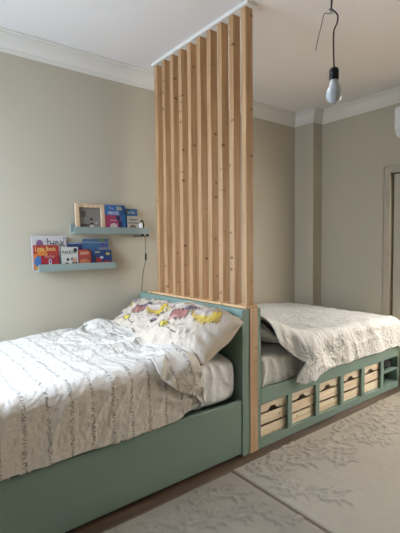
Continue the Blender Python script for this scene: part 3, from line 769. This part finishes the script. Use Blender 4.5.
# front row
t, w, h = book(-1.010, -.812, ZB, 1.495, -.068, .07, (186, 62, 52), 'red and orange book with a big yellow title, far left of the lower ledge', .009)
patch(t, 'cover_flame', [('e', .065, .115, .045, .045), ('r', .0, .045, .02, .125)], (232, 140, 60)); patch(t, 'cover_globe', [('e', .035, .065, .034, .042)], (74, 128, 186), -.0008); patch(t, 'cover_sun', [('e', .04, .012, .035, .010)], (240, 196, 80), -.0008)
text_mesh('Little Book', .048, ink((244, 206, 120)), t, .010, .150, -.0009, .76, .0008)
t, w, h = book(-.955, -.815, ZB, 1.412, -.0795, .08, (172, 36, 52), 'small crimson book with a pale badge, in front of the yellow titled book', .008)
patch(t, 'cover_badge', [('e', .068, .062, .013, .024)], (206, 200, 214)); patch(t, 'cover_mark', [('e', .068, .064, .006, .014)], (96, 80, 140), -.0008)
text_mesh('The Red', .026, ink((236, 190, 176)), t, .024, .096, -.0009, .9)
t, w, h = book(-.802, -.652, ZB, 1.477, -.0745, .08, (226, 224, 214), 'white book with a black and white bear on its cover, centre of the lower ledge', .008)
text_mesh('PANDA', .038, ink((58, 92, 62)), t, .014, .122, -.0008, .95, .0006)
patch(t, 'cover_bear', [('e', .052, .030, .022, .020), ('e', .118, .032, .026, .028), ('e', .062, .075, .012, .012), ('e', .098, .078, .010, .012), ('e', .128, .152, .017, .018)], (34, 32, 40)); patch(t, 'cover_face', [('e', .118, .068, .022, .020)], (216, 168, 148), -.0008)
patch(t, 'cover_spine_strip', [('r', 0, .007, 0, h)], (40, 60, 90))
t, w, h = book(-.645, -.535, ZB, 1.455, -.0745, .08, (178, 72, 58), 'brick red book leaning centre right on the lower ledge', .008)
patch(t, 'cover_scene', [('e', .05, .05, .045, .028), ('r', .01, .10, .012, .030)], (206, 124, 92)); patch(t, 'cover_title_band', [('r', .012, .088, .112, .138)], (214, 150, 122)); patch(t, 'cover_corner', [('e', .094, .150, .010, .010)], (40, 40, 44), -.0008)
t, w, h = book(-.525, -.345, ZB, 1.447, -.0745, .08, (32, 66, 122), 'dark blue book with red vehicles on its cover, right end of the lower ledge', .008)
patch(t, 'cover_vehicle', [('e', .13, .032, .048, .026), ('e', .055, .062, .032, .022), ('e', .168, .022, .012, .020)], (168, 34, 50)); patch(t, 'cover_dark', [('e', .035, .025, .03, .022), ('e', .02, .075, .012, .03)], (28, 40, 44), -.0007)
patch(t, 'cover_lights', [('e', .145, .115, .022, .012)], (206, 186, 96), -.0008); patch(t, 'cover_title', [('r', .025, .07, .125, .137)], (196, 196, 160), -.0008); patch(t, 'cover_windows', [('e', .085, .085, .016, .012)], (206, 206, 214), -.0009)
# upper ledge: frame, two books, small lamp
ZU = 1.6035
pf = thing('framed_picture', 'deep pale wooden frame with a grey picture, left end of the upper ledge', 'picture frame', (-.662, -.0755, ZU), None, (-.07, 0, 0))
fw, fh, fb, fd = .262, .243, .033, .024
fr_m = wood('frame_wood', srgb(216, 190, 158), srgb(192, 162, 128), srgb(170, 136, 100), kamt=.2)
for (a, b_, c, d) in ((0, fb, 0, fh), (fw - fb, fw, 0, fh), (fb + .0002, fw - fb - .0002, 0, fb), (fb + .0002, fw - fb - .0002, fh - fb, fh)):
    MB().box(a, b_, 0, fd, c, d, .002).build('frame_side', fr_m, pf, local=True)
pic = MB().box(fb, fw - fb, fd - .006, fd - .003, fb, fh - fb).build('picture', ink((146, 140, 130)), pf, local=True)
patch(pic, 'drawn_figure', [('e', .145, .062, .022, .018), ('e', .145, .112, .014, .010)], (30, 28, 30), fd - .0065); patch(pic, 'white_figure', [('e', .145, .052, .022, .014), ('e', .188, .082, .012, .006)], (226, 222, 214), fd - .0070)
patch(pic, 'shaded_oval', [('e', .075, .155, .022, .032), ('e', .085, .055, .045, .016)], (96, 88, 88), fd - .0065)
t, w, h = book(-.398, -.200, ZU, 1.846, -.073, .07, (178, 60, 98), 'pink and blue book with white title, centre of the upper ledge', .009, group='books on the upper ledge')
patch(t, 'cover_sky', [('r', .0, w, .150, h), ('r', .150, w, 0, h)], (50, 116, 176)); patch(t, 'cover_animal', [('e', .080, .055, .036, .026)], (232, 214, 206), -.0008); patch(t, 'cover_figure', [('e', .125, .125, .022, .025), ('r', .13, .165, .02, .10)], (38, 46, 92), -.0008)
text_mesh('SEA', .044, ink((226, 222, 170)), t, .112, .198, -.0009, .8, .001); text_mesh('The', .036, ink((190, 180, 220)), t, .035, .200, -.0009, .9)
text_mesh('PIRATES', .036, ink((238, 236, 240)), t, .030, .158, -.0009, .8, .0006); text_mesh('animals', .024, ink((240, 214, 226)), t, .045, .100, -.0009, .95)
t, w, h = book(-.192, -.060, ZU, 1.822, -.045, .05, (60, 112, 158), 'blue book with a pale title at the back of the upper ledge', .009, group='books on the upper ledge')
text_mesh('The Sky', .030, ink((214, 222, 230)), t, .012, .175, -.0008, .95)
t, w, h = book(-.180, -.062, ZU, 1.752, -.0775, .06, (206, 200, 182), 'small cream book in front of the blue one on the upper ledge', .008, group='books on the upper ledge')
text_mesh('DINO', .030, ink((60, 60, 84)), t, .014, .105, -.0008, 1.1, .0006); patch(t, 'cover_picture', [('e', .05, .045, .035, .026), ('r', .012, .104, .012, .02)], (150, 112, 92)); patch(t, 'cover_band', [('r', .004, w - .004, .082, .090)], (40, 44, 56))

lm = thing('reading_lamp', 'small black clip lamp with a white head on the upper ledge end', 'lamp', (-.012, -.06, 1.6025))
MB().tube([(-.010, -.055, 1.604), (-.006, -.055, 1.66), (-.016, -.058, 1.708), (-.034, -.062, 1.712), (-.046, -.064, 1.690)], .0065).build('arm', black_m, lm, True)
MB().lathe([(.0, .030), (.012, .028), (.020, .014), (.023, -.010), (.020, -.030), (.0, -.034)], (-.046, -.064, 1.664), 20).build('lamp_head', white_m, lm, True)
MB().box(-.038, .020, -.080, -.030, 1.6022, 1.609, .001).box(.0285, .040, -.070, -.040, 1.566, 1.612, .002).box(-.100, .040, -.086, -.030, 1.566, 1.573, .002).box(-.035, -.015, -.080, -.050, 1.5735, 1.5885, .002).build('clip', black_m, lm)
MB().tube([(.004, -.058, 1.566), (.006, -.058, 1.50), (.010, -.058, 1.37), (.010, -.054, 1.34), (-.004, -.045, 1.27), (-.013, -.030, 1.18), (-.016, -.022, 1.10), (-.018, -.014, 1.042)], .0028, 8).build('cord', cable_m, lm, True)
MB().lathe([(.0, -.034), (.008, -.032), (.0095, -.02), (.0095, .02), (.008, .032), (.0, .034)], (.010, -.058, 1.375), 16).build('switch', black_m, lm, True)

# ------------------------------------------------------------ bare bulb
bl = thing('pendant_bulb', 'unlit white bulb in a black socket hanging on a twisted cable', 'light bulb', (-.703, -2.555, 3.10))
bx, by = -.7115, -2.573
MB().lathe([(0, .000), (.009, .0015), (.0185, .007), (.0250, .017), (.0268, .028), (.0256, .039), (.0215, .050), (.0168, .061), (.0140, .070), (.0132, .078), (0, .079)], (bx, by, 1.967), 40).build('glass_bulb', bulb_m, bl, True)
MB().lathe([(0, 0), (.0145, 0), (.0160, .003), (.0160, .014), (.0150, .016), (.0160, .018), (.0160, .030), (.0138, .037), (.009, .041), (.0045, .044), (0, .045)], (bx, by, 2.0455), 28).build('socket', black_m, bl, True)
MB().tube([(-.712, -2.573, 2.088), (-.7055, -2.566, 2.150), (-.705, -2.565, 2.181), (-.702, -2.565, 2.215), (-.693, -2.571, 2.243), (-.690, -2.571, 2.268), (-.700, -2.562, 2.284), (-.706, -2.556, 2.290)], .0026, 8).build('lower_cable', cable_m, bl, True)
MB().tube([(-.706, -2.556, 2.290), (-.700, -2.553, 2.31), (-.704, -2.556, 2.36), (-.700, -2.555, 2.6), (-.703, -2.555, 2.9), (-.703, -2.555, 3.085)], .0030, 8).tube([(-.709, -2.558, 2.290), (-.703, -2.558, 2.33), (-.699, -2.554, 2.38), (-.703, -2.557, 2.6), (-.700, -2.556, 2.9), (-.703, -2.556, 3.085)], .0024, 8).build('upper_cable', cable_m, bl, True)
MB().tube([(-.7065, -2.556, 2.290), (-.708, -2.555, 2.275), (-.716, -2.549, 2.276), (-.724, -2.543, 2.275), (-.730, -2.541, 2.262), (-.735, -2.538, 2.235), (-.745, -2.533, 2.195), (-.754, -2.528, 2.149)], .0013, 6).build('loose_wire', wire_m, bl, True)
MB().tube([(-.706 + .009 * math.cos(a), -2.556 + .006 * math.sin(a), 2.283 + .010 * math.sin(a)) for a in [k * PI / 6 for k in range(12)]], .0016, 6, 2).build('hook', steel_m, bl, True)
MB().lathe([(0, -.022), (.012, -.022), (.035, -.010), (.04, 0), (0, 0)], (-.703, -2.555, 3.0995), 24).build('ceiling_rose', white_m, bl, True)

# ------------------------------------------------------------ air conditioner on the right wall
ac = thing('air_conditioner', 'white wall air conditioner high on the right wall above the door', 'air conditioner', (XR, -1.75, 2.56))
ax = XR - .001
prof = [(ax, 2.575), (ax - .12, 2.565), (ax - .150, 2.575), (ax - .188, 2.635), (ax - .198, 2.66), (ax - .198, 2.84), (ax - .180, 2.865), (ax, 2.87)]
MB().prism([(x, -2.13, z) for x, z in prof], (0, .83, 0), .004).build('housing', white_m, ac)
MB().box(ax - .2035, ax - .1985, -2.09, -1.34, 2.67, 2.835, .002).build('front_panel', white_m, ac)
MB().prism([(x, -2.05, z) for x, z in ((ax - .153, 2.568), (ax - .158, 2.568), (ax - .192, 2.628), (ax - .187, 2.630))], (0, .67, 0)).build('louvre', white_m, ac)
